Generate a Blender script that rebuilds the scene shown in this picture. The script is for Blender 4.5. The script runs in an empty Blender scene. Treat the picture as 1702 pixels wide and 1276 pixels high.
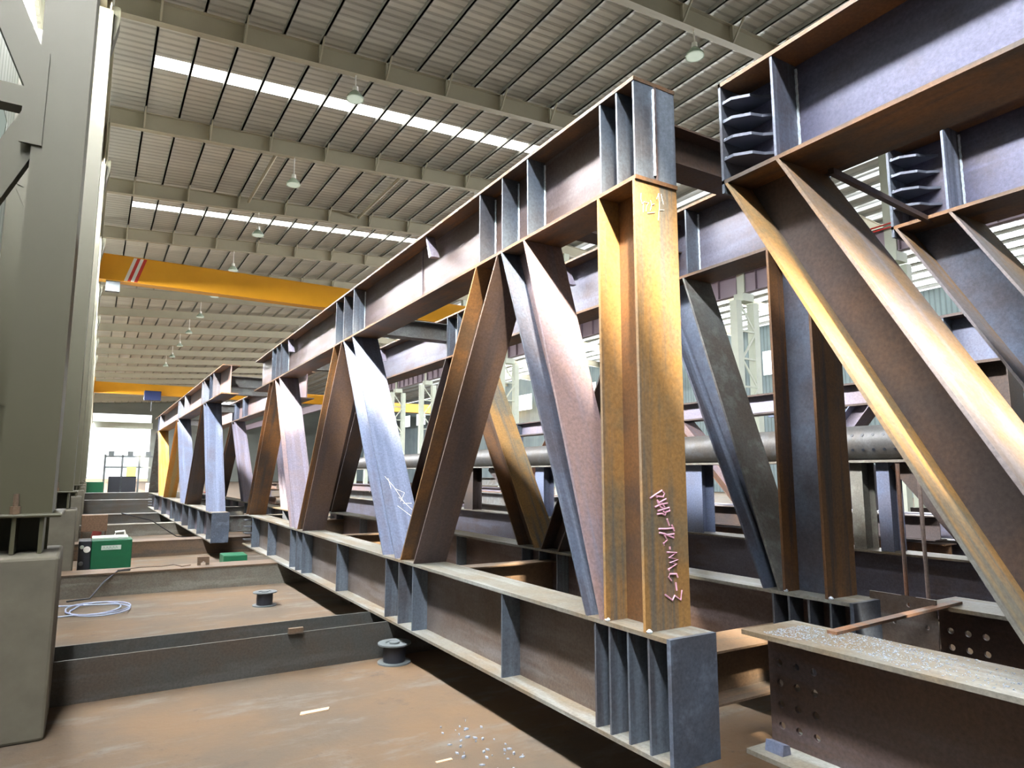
import bpy, math, random
from mathutils import Vector, Matrix
random.seed(7)
S = bpy.context.scene
COL = S.collection
R = math.radians

# ---------------------------------------------------------------- camera, light, exposure
PHI = R(1.114)                      # the hall is turned this much against the trusses
cam_d = bpy.data.cameras.new('camera')
cam_d.sensor_width = 36.0
cam_d.lens = 1115.0 / 1702.0 * 36.0
cam_d.clip_end = 600
cam = bpy.data.objects.new('camera', cam_d)
COL.objects.link(cam)
cam.location = (0, 0, 1.65)
cam.rotation_euler = (R(90 + 7.561), 0, R(-30.819))
S.camera = cam

S.view_settings.view_transform = 'Standard'
S.view_settings.look = 'None'
S.view_settings.gamma = 1.0
S.view_settings.exposure = 0.42
S.view_settings.use_curve_mapping = False

W = bpy.data.worlds.new('world'); S.world = W
W.use_nodes = True
bg = W.node_tree.nodes['Background']
bg.inputs[0].default_value = (0.93, 0.97, 1.0, 1)
bg.inputs[1].default_value = 1.5

sun_d = bpy.data.lights.new('sun', 'SUN')
sun_d.energy = 38.0
sun_d.angle = R(2.2)
sun_d.color = (1.0, 0.86, 0.66)
sun = bpy.data.objects.new('sun', sun_d); COL.objects.link(sun)
sun.rotation_euler = Vector((1.0, 1.5, -1.78)).to_track_quat('-Z', 'Y').to_euler()
sun.location = (-20, -10, 30)

def hall(p):                        # hall coordinates -> world
    c, s = math.cos(PHI), math.sin(PHI)
    return Vector((p[0]*c - p[1]*s, p[0]*s + p[1]*c, p[2]))

def daylight(name, loc, size_x, size_y, power, aim, color):
    d = bpy.data.lights.new(name, 'AREA'); d.shape = 'RECTANGLE'
    d.size = size_x; d.size_y = size_y; d.energy = power; d.color = color
    o = bpy.data.objects.new(name, d); COL.objects.link(o)
    o.location = hall(loc)
    o.rotation_euler = aim
    return o
# daylight that enters through the long open slot under the crane runway of the left wall
daylight('daylight_slot', (-1.30, 33.6, 9.40), 0.7, 76.4, 29500, (0, R(-40), PHI), (0.97, 0.98, 1.0))
daylight('daylight_slot_far', (-1.30, 106.0, 9.40), 0.7, 68.0, 26000, (0, R(-55), PHI), (0.97, 0.98, 1.0))
# added lamp along the far right wall's window band, fill light for the ceiling
daylight('window_band_fill', (47.4, 40.0, 10.2), 1.9, 84.0, 31000, (0, R(90), PHI), (0.94, 0.98, 1.0))

# ---------------------------------------------------------------- materials
def lin(c):
    c = c / 255.0
    return c / 12.92 if c <= 0.04045 else ((c + 0.055) / 1.055) ** 2.4
def rgb(t): return (lin(t[0]), lin(t[1]), lin(t[2]), 1)

def new_mat(name):
    m = bpy.data.materials.new(name); m.use_nodes = True
    nt = m.node_tree
    return m, nt, nt.nodes['Principled BSDF']

def noise(nt, vec, scale, detail=6, rough=0.6, stretch=(1, 1, 1)):
    mp = nt.nodes.new('ShaderNodeMapping'); mp.inputs['Scale'].default_value = stretch
    nt.links.new(vec, mp.inputs['Vector'])
    n = nt.nodes.new('ShaderNodeTexNoise')
    n.inputs['Scale'].default_value = scale; n.inputs['Detail'].default_value = detail
    n.inputs['Roughness'].default_value = rough
    nt.links.new(mp.outputs[0], n.inputs['Vector'])
    return n.outputs['Fac']
def ramp(nt, fac, p0, p1):
    r = nt.nodes.new('ShaderNodeMapRange'); r.interpolation_type = 'SMOOTHSTEP'
    r.inputs['From Min'].default_value = p0; r.inputs['From Max'].default_value = p1
    nt.links.new(fac, r.inputs['Value'])
    return r.outputs['Result']
def mix(nt, fac, a, b):
    m = nt.nodes.new('ShaderNodeMix'); m.data_type = 'RGBA'
    if isinstance(fac, float): m.inputs[0].default_value = fac
    else: nt.links.new(fac, m.inputs[0])
    for v, k in ((a, 6), (b, 7)):
        if isinstance(v, tuple): m.inputs[k].default_value = v
        else: nt.links.new(v, m.inputs[k])
    return m.outputs[2]
def scale_col(nt, col, fac):
    m = nt.nodes.new('ShaderNodeMix'); m.data_type = 'RGBA'; m.blend_type = 'MULTIPLY'
    m.inputs[0].default_value = 1.0
    nt.links.new(col, m.inputs[6]); nt.links.new(fac, m.inputs[7])
    return m.outputs[2]

def steel(name, base, rust, amount=0.5, third=None, along='Z', rough=0.5, metal=0.25, scale=1.6):
    """raw hot-rolled plate: mill scale with rust clouds, streaks along the rolling direction, fine speckle"""
    m, nt, b = new_mat(name)
    tc = nt.nodes.new('ShaderNodeTexCoord').outputs['Object']
    st = {'X': (0.12, 1, 1), 'Y': (1, 0.12, 1), 'Z': (1.35, 0.05, 0.05), 'N': (1, 1, 1)}[along]
    cloud = noise(nt, tc, scale, 8, 0.68)
    streak = noise(nt, tc, 7.0, 5, 0.6, st)
    fine = noise(nt, tc, 55.0, 4, 0.7)
    lo = 0.62 - 0.36 * amount
    c = mix(nt, ramp(nt, cloud, lo - 0.10, lo + 0.16), rgb(base), rgb(rust))
    th = third if third else tuple(min(255, v + 25) for v in base)
    c = mix(nt, ramp(nt, streak, 0.47, 0.66), c, rgb(th))
    v = nt.nodes.new('ShaderNodeMapRange')
    v.inputs['From Min'].default_value = 0.3; v.inputs['From Max'].default_value = 0.7
    v.inputs['To Min'].default_value = 0.72; v.inputs['To Max'].default_value = 1.18
    nt.links.new(fine, v.inputs['Value'])
    c = scale_col(nt, c, v.outputs['Result'])
    nt.links.new(c, b.inputs['Base Color'])
    b.inputs['Metallic'].default_value = metal
    rr = nt.nodes.new('ShaderNodeMapRange')
    rr.inputs['To Min'].default_value = rough - 0.1; rr.inputs['To Max'].default_value = rough + 0.2
    nt.links.new(cloud, rr.inputs['Value']); nt.links.new(rr.outputs['Result'], b.inputs['Roughness'])
    bp = nt.nodes.new('ShaderNodeBump'); bp.inputs['Strength'].default_value = 0.12; bp.inputs['Distance'].default_value = 0.004
    nt.links.new(fine, bp.inputs['Height']); nt.links.new(bp.outputs['Normal'], b.inputs['Normal'])
    return m

def plain(name, col, rough=0.5, metal=0.0, var=0.12, scale=6.0, emit=0.0):
    m, nt, b = new_mat(name)
    tc = nt.nodes.new('ShaderNodeTexCoord').outputs['Object']
    n = noise(nt, tc, scale, 5, 0.6)
    v = nt.nodes.new('ShaderNodeMapRange')
    v.inputs['From Min'].default_value = 0.3; v.inputs['From Max'].default_value = 0.7
    v.inputs['To Min'].default_value = 1 - var; v.inputs['To Max'].default_value = 1 + var
    nt.links.new(n, v.inputs['Value'])
    rg = nt.nodes.new('ShaderNodeRGB'); rg.outputs[0].default_value = rgb(col)
    nt.links.new(scale_col(nt, rg.outputs[0], v.outputs['Result']), b.inputs['Base Color'])
    b.inputs['Roughness'].default_value = rough; b.inputs['Metallic'].default_value = metal
    if emit:
        b.inputs['Emission Color'].default_value = rgb(col); b.inputs['Emission Strength'].default_value = emit
    return m

M = {}
M['mill_blue'] = steel('mill_blue', (84, 94, 112), (78, 76, 84), 0.35, (132, 142, 160), 'Z', 0.45, 0.35)
M['stiffener'] = steel('stiffener_steel', (88, 98, 110), (76, 76, 82), 0.4, (106, 116, 128), 'Z', 0.45, 0.3)
M['chord_web'] = steel('chord_web_steel', (104, 92, 92), (98, 80, 72), 0.5, (118, 106, 108), 'Y', 0.42, 0.3)
M['chord_web_grey'] = steel('chord_web_grey', (104, 96, 92), (94, 80, 70), 0.45, (114, 108, 106), 'Y', 0.42, 0.3)
M['chord_web_lilac'] = steel('chord_web_lilac', (88, 87, 100), (86, 76, 78), 0.3, (98, 98, 114), 'Y', 0.42, 0.3)
M['chord_flange'] = steel('chord_flange_steel', (82, 68, 56), (118, 84, 54), 0.45, (74, 66, 60), 'Y', 0.5, 0.2)
M['flange_top'] = steel('flange_top_steel', (112, 110, 102), (112, 98, 78), 0.4, (132, 134, 130), 'Y', 0.5, 0.2)
M['rust_orange'] = steel('rust_orange', (106, 96, 76), (146, 110, 62), 0.55, (88, 88, 84), 'Z', 0.6, 0.1)
M['rust_brown'] = steel('rust_brown', (74, 60, 52), (112, 78, 46), 0.5, (66, 58, 56), 'Z', 0.55, 0.15)
M['dark_brown'] = steel('dark_brown', (62, 55, 54), (80, 63, 52), 0.4, (72, 64, 64), 'Z', 0.5, 0.25)
M['plum'] = steel('plum_steel', (88, 75, 74), (100, 80, 68), 0.45, (82, 72, 72), 'Z', 0.5, 0.25)
M['rust_lit'] = steel('rust_olive', (92, 74, 56), (128, 92, 54), 0.5, (80, 68, 60), 'Z', 0.55, 0.15)
M['tube_dark'] = steel('tube_dark_steel', (70, 70, 70), (78, 72, 66), 0.4, (82, 82, 82), 'N', 0.5, 0.25)
M['b_low'] = steel('dark_web', (74, 62, 60), (84, 66, 56), 0.4, (82, 72, 72), 'Y', 0.42, 0.3)
M['b_web'] = steel('lilac_web', (80, 81, 102), (74, 68, 76), 0.25, (90, 92, 116), 'Y', 0.42, 0.3)
M['grey_rust'] = steel('grey_rust', (100, 96, 96), (124, 98, 66), 0.45, (112, 108, 112), 'Z', 0.5, 0.2)
M['rust_red'] = steel('rust_red', (112, 90, 78), (128, 92, 66), 0.5, (104, 92, 86), 'Z', 0.55, 0.15)
M['pale_blue'] = steel('pale_blue', (98, 108, 132), (98, 100, 116), 0.4, (114, 124, 148), 'Z', 0.45, 0.3)
M['pale_pink'] = steel('pale_pink', (126, 113, 120), (136, 114, 110), 0.5, (120, 116, 128), 'Z', 0.45, 0.25)
M['pale_lilac'] = steel('pale_lilac', (116, 112, 128), (126, 114, 120), 0.4, (134, 130, 146), 'Z', 0.45, 0.3)
M['gold'] = steel('gold_rust', (176, 134, 62), (184, 124, 44), 0.5, (164, 140, 92), 'Z', 0.55, 0.1)
M['grey_steel'] = steel('grey_steel', (92, 94, 94), (88, 82, 76), 0.4, (108, 110, 108), 'N', 0.5, 0.25)
M['sleeper'] = steel('sleeper_steel', (66, 68, 66), (72, 64, 56), 0.4, (78, 78, 75), 'X', 0.55, 0.2)
M['sleeper_pale'] = steel('sleeper_pale', (104, 102, 94), (98, 90, 78), 0.4, (118, 116, 108), 'X', 0.6, 0.1)
M['sleeper_rust'] = steel('sleeper_rust', (86, 72, 60), (102, 82, 62), 0.5, (76, 68, 60), 'X', 0.6, 0.1)
M['weld'] = plain('weld_bead', (205, 218, 230), 0.3, 0.5, 0.25, 60)
M['paint_grey'] = plain('column_paint', (66, 64, 46), 0.55, 0.0, 0.05, 2.0)
M['rafter_paint'] = plain('rafter_paint', (168, 161, 141), 0.6, 0.0, 0.06, 1.0)
M['purlin'] = plain('purlin_steel', (172, 172, 166), 0.5, 0.3, 0.08, 1.0)
M['lattice'] = plain('lattice_paint', (186, 192, 178), 0.6, 0.0, 0.06, 2.0)
M['crane_yellow'] = plain('crane_yellow', (226, 160, 26), 0.45, 0.0, 0.06, 0.8)
M['red'] = plain('red_paint', (196, 52, 44), 0.5)
M['white'] = plain('white_paint', (232, 230, 224), 0.5, 0, 0.04)
M['blue'] = plain('blue_paint', (28, 44, 92), 0.5)
M['green'] = plain('green_paint', (12, 86, 56), 0.45, 0, 0.08)
M['black'] = plain('black_plastic', (34, 38, 46), 0.45)
M['grey_lid'] = plain('grey_lid', (176, 190, 180), 0.5)
M['concrete'] = plain('concrete', (92, 88, 76), 0.85, 0, 0.14, 5.0)
M['pink_paint'] = plain('pink_marker', (228, 176, 200), 0.7, 0, 0.05)
M['chalk'] = plain('chalk', (236, 230, 214), 0.8, 0, 0.05)
M['hose'] = plain('hose', (140, 150, 176), 0.5)
M['glass_lamp'] = plain('lamp_glass', (214, 226, 212), 0.25, 0, 0.03)
M['glass_lamp'].node_tree.nodes['Principled BSDF'].inputs['Transmission Weight'].default_value = 0.6
M['spool_grey'] = plain('spool_grey', (92, 98, 100), 0.45)
M['cardboard'] = plain('scrap', (190, 160, 130), 0.7)
M['slag'] = plain('slag', (160, 172, 190), 0.35, 0.3, 0.35, 90)
M['red_dark'] = plain('dark_red_paint', (120, 40, 36), 0.5)
M['hi_vis'] = plain('yellow_green', (214, 222, 120), 0.6)
M['rust_rod'] = steel('rust_rod', (96, 82, 76), (120, 82, 60), 0.5, None, 'Z', 0.6, 0.1)
M['wicker'] = plain('rusty_basket', (110, 86, 66), 0.8, 0, 0.25, 30)

def floor_mat():
    m, nt, b = new_mat('floor_dirt')
    tc = nt.nodes.new('ShaderNodeTexCoord').outputs['Object']
    a = noise(nt, tc, 0.55, 9, 0.65)
    f = noise(nt, tc, 9.0, 8, 0.7)
    s = noise(nt, tc, 2.2, 6, 0.7, (0.4, 1, 1))
    c = mix(nt, ramp(nt, a, 0.38, 0.64), rgb((76, 65, 52)), rgb((94, 73, 50)))
    c = mix(nt, ramp(nt, s, 0.50, 0.70), c, rgb((96, 90, 82)))
    c = mix(nt, ramp(nt, f, 0.58, 0.78), c, rgb((60, 50, 42)))
    g = noise(nt, tc, 1.3, 10, 0.75)
    c = mix(nt, ramp(nt, g, 0.56, 0.70), c, rgb((66, 56, 46)))
    nt.links.new(c, b.inputs['Base Color']); b.inputs['Roughness'].default_value = 0.85
    bp = nt.nodes.new('ShaderNodeBump'); bp.inputs['Strength'].default_value = 0.35; bp.inputs['Distance'].default_value = 0.01
    nt.links.new(f, bp.inputs['Height']); nt.links.new(bp.outputs['Normal'], b.inputs['Normal'])
    return m
M['floor'] = floor_mat()

def sheet_mat(name, c0, c1, per_m, axis):
    """trapezoidal roof or wall sheet: ribs by bump, sheet-to-sheet tone"""
    m, nt, b = new_mat(name)
    tc = nt.nodes.new('ShaderNodeTexCoord').outputs['Object']
    sp = nt.nodes.new('ShaderNodeSeparateXYZ'); nt.links.new(tc, sp.inputs[0])
    def math_(op, x, y=None):
        n = nt.nodes.new('ShaderNodeMath'); n.operation = op
        for i, v in enumerate((x, y)):
            if v is None: continue
            if isinstance(v, (int, float)): n.inputs[i].default_value = v
            else: nt.links.new(v, n.inputs[i])
        return n.outputs[0]
    t = math_('FRACT', math_('MULTIPLY', sp.outputs[axis], per_m))
    tri = math_('ABSOLUTE', math_('SUBTRACT', t, 0.5))
    rib = ramp(nt, tri, 0.28, 0.42)
    n = noise(nt, tc, 0.6, 6, 0.6, (0.25, 1, 1))
    c = mix(nt, ramp(nt, n, 0.35, 0.7), rgb(c0), rgb(c1))
    cell = nt.nodes.new('ShaderNodeTexWhiteNoise'); cell.noise_dimensions = '1D'
    nt.links.new(math_('FLOOR', math_('MULTIPLY', sp.outputs[axis], 1.1)), cell.inputs['W'])
    v = nt.nodes.new('ShaderNodeMapRange'); v.inputs['To Min'].default_value = 0.86; v.inputs['To Max'].default_value = 1.08
    nt.links.new(cell.outputs['Value'], v.inputs['Value'])
    c = scale_col(nt, c, v.outputs['Result'])
    dk = nt.nodes.new('ShaderNodeMapRange'); dk.inputs['To Min'].default_value = 1.0; dk.inputs['To Max'].default_value = 0.72
    nt.links.new(rib, dk.inputs['Value'])
    c = scale_col(nt, c, dk.outputs['Result'])
    nt.links.new(c, b.inputs['Base Color']); b.inputs['Roughness'].default_value = 0.5; b.inputs['Metallic'].default_value = 0.2
    bp = nt.nodes.new('ShaderNodeBump'); bp.inputs['Strength'].default_value = 0.6; bp.inputs['Distance'].default_value = 0.03
    nt.links.new(rib, bp.inputs['Height']); nt.links.new(bp.outputs['Normal'], b.inputs['Normal'])
    return m
M['roof'] = sheet_mat('roof_sheet', (226, 227, 222), (208, 211, 209), 3.3, 1)
M['roof_right'] = sheet_mat('roof_sheet_right', (222, 226, 226), (200, 206, 206), 0.952, 0)
M['cladding'] = sheet_mat('wall_cladding', (150, 156, 148), (140, 144, 138), 4.0, 1)
M['cladding_r'] = sheet_mat('wall_cladding_right', (150, 166, 170), (136, 154, 160), 3.0, 1)

def glow(name, col, strength):
    m = bpy.data.materials.new(name); m.use_nodes = True
    nt = m.node_tree; nt.nodes.clear()
    e = nt.nodes.new('ShaderNodeEmission'); e.inputs[0].default_value = rgb(col); e.inputs[1].default_value = strength
    o = nt.nodes.new('ShaderNodeOutputMaterial'); nt.links.new(e.outputs[0], o.inputs[0])
    return m
M['skylight'] = glow('skylight_daylight', (255, 253, 246), 3.6)
M['purlin_reflection'] = glow('purlin_reflection_glow', (240, 248, 250), 1.0)  # glow imitating light reflected between the right bay purlins
M['window'] = glow('window_daylight', (250, 253, 255), 3.0)
M['lamp_lens'] = glow('lamp_lens_light', (236, 244, 232), 0.85)
M['louvre'] = glow('louvre_daylight', (206, 220, 208), 0.4)

# ---------------------------------------------------------------- mesh helpers
class MB:
    def __init__(s): s.v = []; s.f = []
    def poly_prism(s, pts0, pts1):
        """closed solid between two matching polygons"""
        n = len(pts0); k = len(s.v)
        s.v += [tuple(p) for p in pts0] + [tuple(p) for p in pts1]
        s.f.append(tuple(range(k + n - 1, k - 1, -1))); s.f.append(tuple(range(k + n, k + 2*n)))
        for i in range(n):
            j = (i + 1) % n
            s.f.append((k+i, k+j, k+n+j, k+n+i))
        return s
    def box(s, x0, x1, y0, y1, z0, z1):
        return s.poly_prism([(x0,y0,z0),(x1,y0,z0),(x1,y1,z0),(x0,y1,z0)], [(x0,y0,z1),(x1,y0,z1),(x1,y1,z1),(x0,y1,z1)])
    def yz(s, pts, x0, x1):
        return s.poly_prism([(x0,y,z) for y, z in pts], [(x1,y,z) for y, z in pts])
    def xz(s, pts, y0, y1):
        return s.poly_prism([(x,y0,z) for x, z in pts], [(x,y1,z) for x, z in pts])
    def xy(s, pts, z0, z1):
        return s.poly_prism([(x,y,z0) for x, y in pts], [(x,y,z1) for x, y in pts])
    def bar(s, a, b, w, h=None, up=(0, 0, 1)):
        a, b = Vector(a), Vector(b); h = h or w
        d = (b - a).normalized(); u = Vector(up)
        if abs(d.dot(u)) > 0.98: u = Vector((1, 0, 0))
        sx = d.cross(u).normalized() * (w/2); sz = sx.cross(d).normalized() * (h/2)
        q = [-sx - sz, sx - sz, sx + sz, -sx + sz]
        return s.poly_prism([a + t for t in q], [b + t for t in q])
    def tube(s, pts, r, n=8, cap=True):
        pts = [Vector(p) for p in pts]; k = len(s.v); m = len(pts); up = Vector((0.13, 0.2, 1)).normalized()
        for i, p in enumerate(pts):
            d = (pts[min(i+1, m-1)] - pts[max(i-1, 0)]).normalized()
            u = up if abs(d.dot(up)) < 0.95 else Vector((1, 0, 0))
            a = d.cross(u).normalized(); b_ = a.cross(d).normalized()
            for j in range(n):
                t = 2*math.pi*j/n
                s.v.append(tuple(p + (a*math.cos(t) + b_*math.sin(t))*r))
        for i in range(m-1):
            for j in range(n):
                j2 = (j+1) % n
                s.f.append((k+i*n+j, k+i*n+j2, k+(i+1)*n+j2, k+(i+1)*n+j))
        if cap:
            s.f.append(tuple(range(k+n-1, k-1, -1))); s.f.append(tuple(range(k+(m-1)*n, k+m*n)))
        return s
    def lathe(s, prof, c=(0, 0, 0), n=24):
        k = len(s.v); m = len(prof)
        for r, z in prof:
            for j in range(n):
                t = 2*math.pi*j/n
                s.v.append((c[0] + r*math.cos(t), c[1] + r*math.sin(t), c[2] + z))
        for i in range(m-1):
            for j in range(n):
                j2 = (j+1) % n
                s.f.append((k+i*n+j, k+i*n+j2, k+(i+1)*n+j2, k+(i+1)*n+j))
        s.f.append(tuple(range(k+n-1, k-1, -1))); s.f.append(tuple(range(k+(m-1)*n, k+m*n)))
        return s
    def plate_holes(s, yb, zb, holes, r, x0, x1, n=16):
        """plate in the YZ plane, thickness x0..x1, cut into cells; holes maps a cell (i, j) to its round hole"""
        for i in range(len(yb)-1):
            for j in range(len(zb)-1):
                y0, y1, z0, z1 = yb[i], yb[i+1], zb[j], zb[j+1]
                if (i, j) not in holes:
                    s.box(x0, x1, y0, y1, z0, z1); continue
                cy, cz = (y0+y1)/2, (z0+z1)/2; hy, hz = (y1-y0)/2, (z1-z0)/2
                k = len(s.v); q = n*1
                for x in (x0, x1):
                    for a in range(q):
                        t = 2*math.pi*a/q; c_, s_ = math.cos(t), math.sin(t)
                        sc = 1/max(abs(c_), abs(s_))
                        s.v.append((x, cy + hy*c_*sc, cz + hz*s_*sc))
                        s.v.append((x, cy + r*c_, cz + r*s_))
                for a in range(q):
                    b_ = (a+1) % q
                    s.f.append((k+2*a, k+2*a+1, k+2*b_+1, k+2*b_))
                    o = k + 2*q
                    s.f.append((o+2*a, o+2*b_, o+2*b_+1, o+2*a+1))
                    s.f.append((k+2*a+1, o+2*a+1, o+2*b_+1, k+2*b_+1))
        return s
    def build(s, name, mat, parent=None, loc=(0, 0, 0), rotz=0.0, bevel=0.0, smooth=False):
        me = bpy.data.meshes.new(name)
        me.from_pydata([tuple(v) for v in s.v], [], s.f); me.update()
        me.materials.append(M[mat] if isinstance(mat, str) else mat)
        o = bpy.data.objects.new(name, me); COL.objects.link(o)
        o.location = loc; o.rotation_euler = (0, 0, rotz)
        if parent is not None:
            o.parent = parent; o.location = loc
        import bmesh
        bm = bmesh.new(); bm.from_mesh(me); bmesh.ops.recalc_face_normals(bm, faces=bm.faces); bm.to_mesh(me); bm.free()
        if smooth:
            for p in me.polygons: p.use_smooth = True
            try: me.set_sharp_from_angle(angle=R(40))
            except Exception: pass
        if bevel:
            bv = o.modifiers.new('bevel', 'BEVEL'); bv.width = bevel; bv.segments = 2; bv.limit_method = 'ANGLE'
        return o

def tag(o, label, cat, group=None, kind=None):
    o['label'] = label; o['category'] = cat
    if group: o['group'] = group
    if kind: o['kind'] = kind
    return o
def empty(name, loc, label, cat, rotz=0.0, group=None):
    o = bpy.data.objects.new(name, None); COL.objects.link(o)
    o.location = loc; o.rotation_euler = (0, 0, rotz); o.empty_display_size = 0.2
    return tag(o, label, cat, group)
def struct(name, mb, mat, smooth=False):          # setting, given in hall coordinates
    o = mb.build(name, mat, rotz=PHI, smooth=smooth); o['kind'] = 'structure'; return o

# ---------------------------------------------------------------- setting
YB, YE = -14.0, 141.0
XL, XM, XR = -1.35, 23.6, 47.5
COLY = [5.8 + 6.5*i for i in range(21)]
def zr(x):                                          # underside of the rafters
    return 13.35 + 0.062*(x + 0.3) if x <= XM else 13.35 + 0.062*(XM + 0.3) - 0.062*(x - XM)
ZC = 0.775                                           # rafter underside to roof sheet
struct('floor', MB().box(-30, 75, YB - 30, 230, -0.1, 0.0), 'floor')

SKY = [22.05, 35.05, 61.2, 74.2, 80.7, 87.2, 93.7, 100.2, 106.7, 113.2, 119.7, 126.2, 132.7]
def slope_panel(y0, y1, x0, x1, mb, dz=0.0, t=0.05):
    n = [(x0, zr(x0)+ZC+dz), (x1, zr(x1)+ZC+dz), (x1, zr(x1)+ZC+dz+t), (x0, zr(x0)+ZC+dz+t)]
    mb.xz(n, y0, y1)
roof = MB()
SX0, SX1 = 0.72, 22.5
edges = [YB] + [e for y in SKY for e in (y - 0.36, y + 0.36)] + [YE]
for i in range(0, len(edges), 2):
    slope_panel(edges[i], edges[i+1], XL, XM, roof)
for y in SKY:
    slope_panel(y-0.36, y+0.36, XL, SX0, roof); slope_panel(y-0.36, y+0.36, SX1, XM, roof)
struct('ceiling', roof, 'roof')
for i, y in enumerate(SKY):
    mb = MB(); slope_panel(y-0.36, y+0.36, SX0, SX1, mb, 0.005, 0.03)
    struct('window_%d' % (i+1), mb, 'skylight')
mb = MB(); slope_panel(YB, YE, XM, XR, mb)
struct('ceiling_right', mb, 'roof_right')

wl = MB()
wl.box(XL - 0.06, XL, YB, -5.5, 9.08, 9.86)
for z0, z1 in ((0, 2.4), (6.6, 9.08), (9.86, 14.3)):
    wl.box(XL - 0.06, XL, YB, YE, z0, z1)
WIN = []
y = YB
for c in COLY:
    for k in (0.9, 3.6):
        WIN.append((c + k, c + k + 2.0))
prev = YB
for a, b in WIN + [(YE, YE)]:
    if a > prev: wl.box(XL - 0.06, XL, prev, a, 2.4, 6.6)
    prev = b
struct('wall_left', wl, 'cladding')
for i, (a, b) in enumerate(WIN[:16]):
    mb = MB()
    for k in range(14):
        z = 2.42 + k*0.3
        mb.xz([(XL-0.055, z), (XL-0.035, z), (XL-0.005, z+0.27), (XL-0.025, z+0.27)], a, b)
    struct('window_%d' % (i+31), mb, 'louvre')
we = MB()
we.box(XL, XM, YE, YE+0.1, 12.3, 14.95); we.box(9.0, XM, YE, YE+0.1, 0, 12.3); we.box(XM, XR, YE, YE+0.1, 0, 14.9)
struct('wall_end', we, 'cladding')
struct('wall_back', MB().box(XL, XR, YB-0.1, YB, 0, 15.6), 'cladding')
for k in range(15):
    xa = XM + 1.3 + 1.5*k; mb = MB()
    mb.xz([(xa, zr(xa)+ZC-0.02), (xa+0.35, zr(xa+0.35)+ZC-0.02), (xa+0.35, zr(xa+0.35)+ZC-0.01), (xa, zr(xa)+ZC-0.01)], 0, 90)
    struct('window_%d' % (k+71), mb, 'purlin_reflection')  # no window: added glowing strip in place of a reflection between purlins
struct('trim_1', MB().box(XL, 9.2, YE-0.5, YE-0.1, 9.7, 10.8), 'lattice')
wr = MB()
prev = YB
wr.box(XR, XR+0.06, YB, YE, 0, 9.8); wr.box(XR, XR+0.06, YB, YE, 11.8, 14.0)
RW = [(c + 0.6, c + 4.4) for c in COLY] 
for a, b in RW + [(YE, YE)]:
    if a > prev: wr.box(XR, XR+0.06, prev, a, 9.8, 11.8)
    prev = b
struct('wall_right', wr, 'cladding_r')
for i, (a, b) in enumerate(RW[:14]):
    struct('window_%d' % (i+51), MB().box(XR+0.02, XR+0.04, a, b, 9.8, 11.8), 'window')

# ---------------------------------------------------------------- roof steel
ORD = ['first', 'second', 'third', 'fourth', 'fifth', 'sixth', 'seventh', 'eighth', 'ninth', 'tenth', 'eleventh', 'twelfth', 'thirteenth',
       'fourteenth', 'fifteenth', 'sixteenth', 'seventeenth', 'eighteenth', 'nineteenth', 'twentieth', 'twenty-first', 'twenty-second', 'twenty-third', 'twenty-fourth']
PX = [0.75 + 1.045*i for i in range(22)]
def rafter(y, x0, x1, label, group, braces):
    root = empty('roof_rafter', hall((x0, y, 0)), label, 'rafter', PHI, group)
    L = x1 - x0; d = 0.60
    def z(x): return zr(x0 + x)
    # web tapers with the slope, flanges above and below
    hx = 0
    bot = [(0, z(0) - (0.35 if hx else 0)), (hx, z(hx)), (L, z(L))] if hx else [(0, z(0)), (L, z(L))]
    top = [(L, z(L)+d), (0, z(0)+d)]
    mb = MB().xz(bot + top, -0.006, 0.006); mb.build('web', 'rafter_paint', root)
    fl = MB()
    for i in range(len(bot)-1):
        (xa, za), (xb, zb) = bot[i], bot[i+1]
        fl.xz([(xa, za), (xb, zb), (xb, zb+0.016), (xa, za+0.016)], -0.12, 0.12)
    fl.build('flange', 'rafter_paint', root)
    MB().xz([(0, z(0)+d), (L, z(L)+d), (L, z(L)+d+0.016), (0, z(0)+d+0.016)], -0.12, 0.12).build('flange', 'rafter_paint', root)
    if braces:
        for k, px in enumerate(PX if x0 < 5 else []):
            if k % 2 == 0 and 0 < px - x0 < L:
                x = px - x0
                MB().box(x-0.03, x+0.03, -0.12, -0.006, z(x)+0.016, z(x)+d).build('stiffener', 'rafter_paint', root)
                MB().bar((x, -0.08, z(x)+0.02), (x, -0.62, z(x)+d+0.14), 0.05, 0.05).build('fly_brace', 'rafter_paint', root)
for i, y in enumerate([-7.2, -0.7] + COLY[:20]):
    n = i - 2
    lab = ('tan roof rafter of the main bay crossing high overhead, behind the viewpoint' if n < 0 else
           'tan roof rafter spanning the main bay, %s in line from the near end' % ORD[n+1])
    if n < 0: continue
    rafter(y, -0.3, XM, lab, 'main bay rafters', i < 9)
    if i < 14:
        rafter(y, XM, XR, 'pale roof rafter over the farther right bay, %s from the near end' % ORD[n], 'right bay rafters', False)
for k, x in enumerate(PX):
    zt = zr(x) + 0.62
    mb = MB().box(-0.03, 0.03, YB, YE, zt, zt + 0.15)
    mb.box(-0.03, 0.04, YB, YE, zt, zt + 0.02)
    o = mb.build('roof_purlin', 'purlin', loc=hall((x, 0, 0)), rotz=PHI)
    tag(o, 'thin steel roof purlin running the length of the main bay, %s from the left wall' % ORD[k], 'purlin', 'main bay purlins')
for k in range(16):
    x = XM + 0.7 + 1.5*k
    zt = zr(x) + 0.62
    o = MB().box(-0.035, 0.035, YB, YE, zt, zt + 0.15).build('roof_purlin', 'purlin', loc=hall((x, 0, 0)), rotz=PHI)
    tag(o, 'steel roof purlin over the farther right bay, %s from the ridge' % ORD[k], 'purlin', 'right bay purlins')
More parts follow.
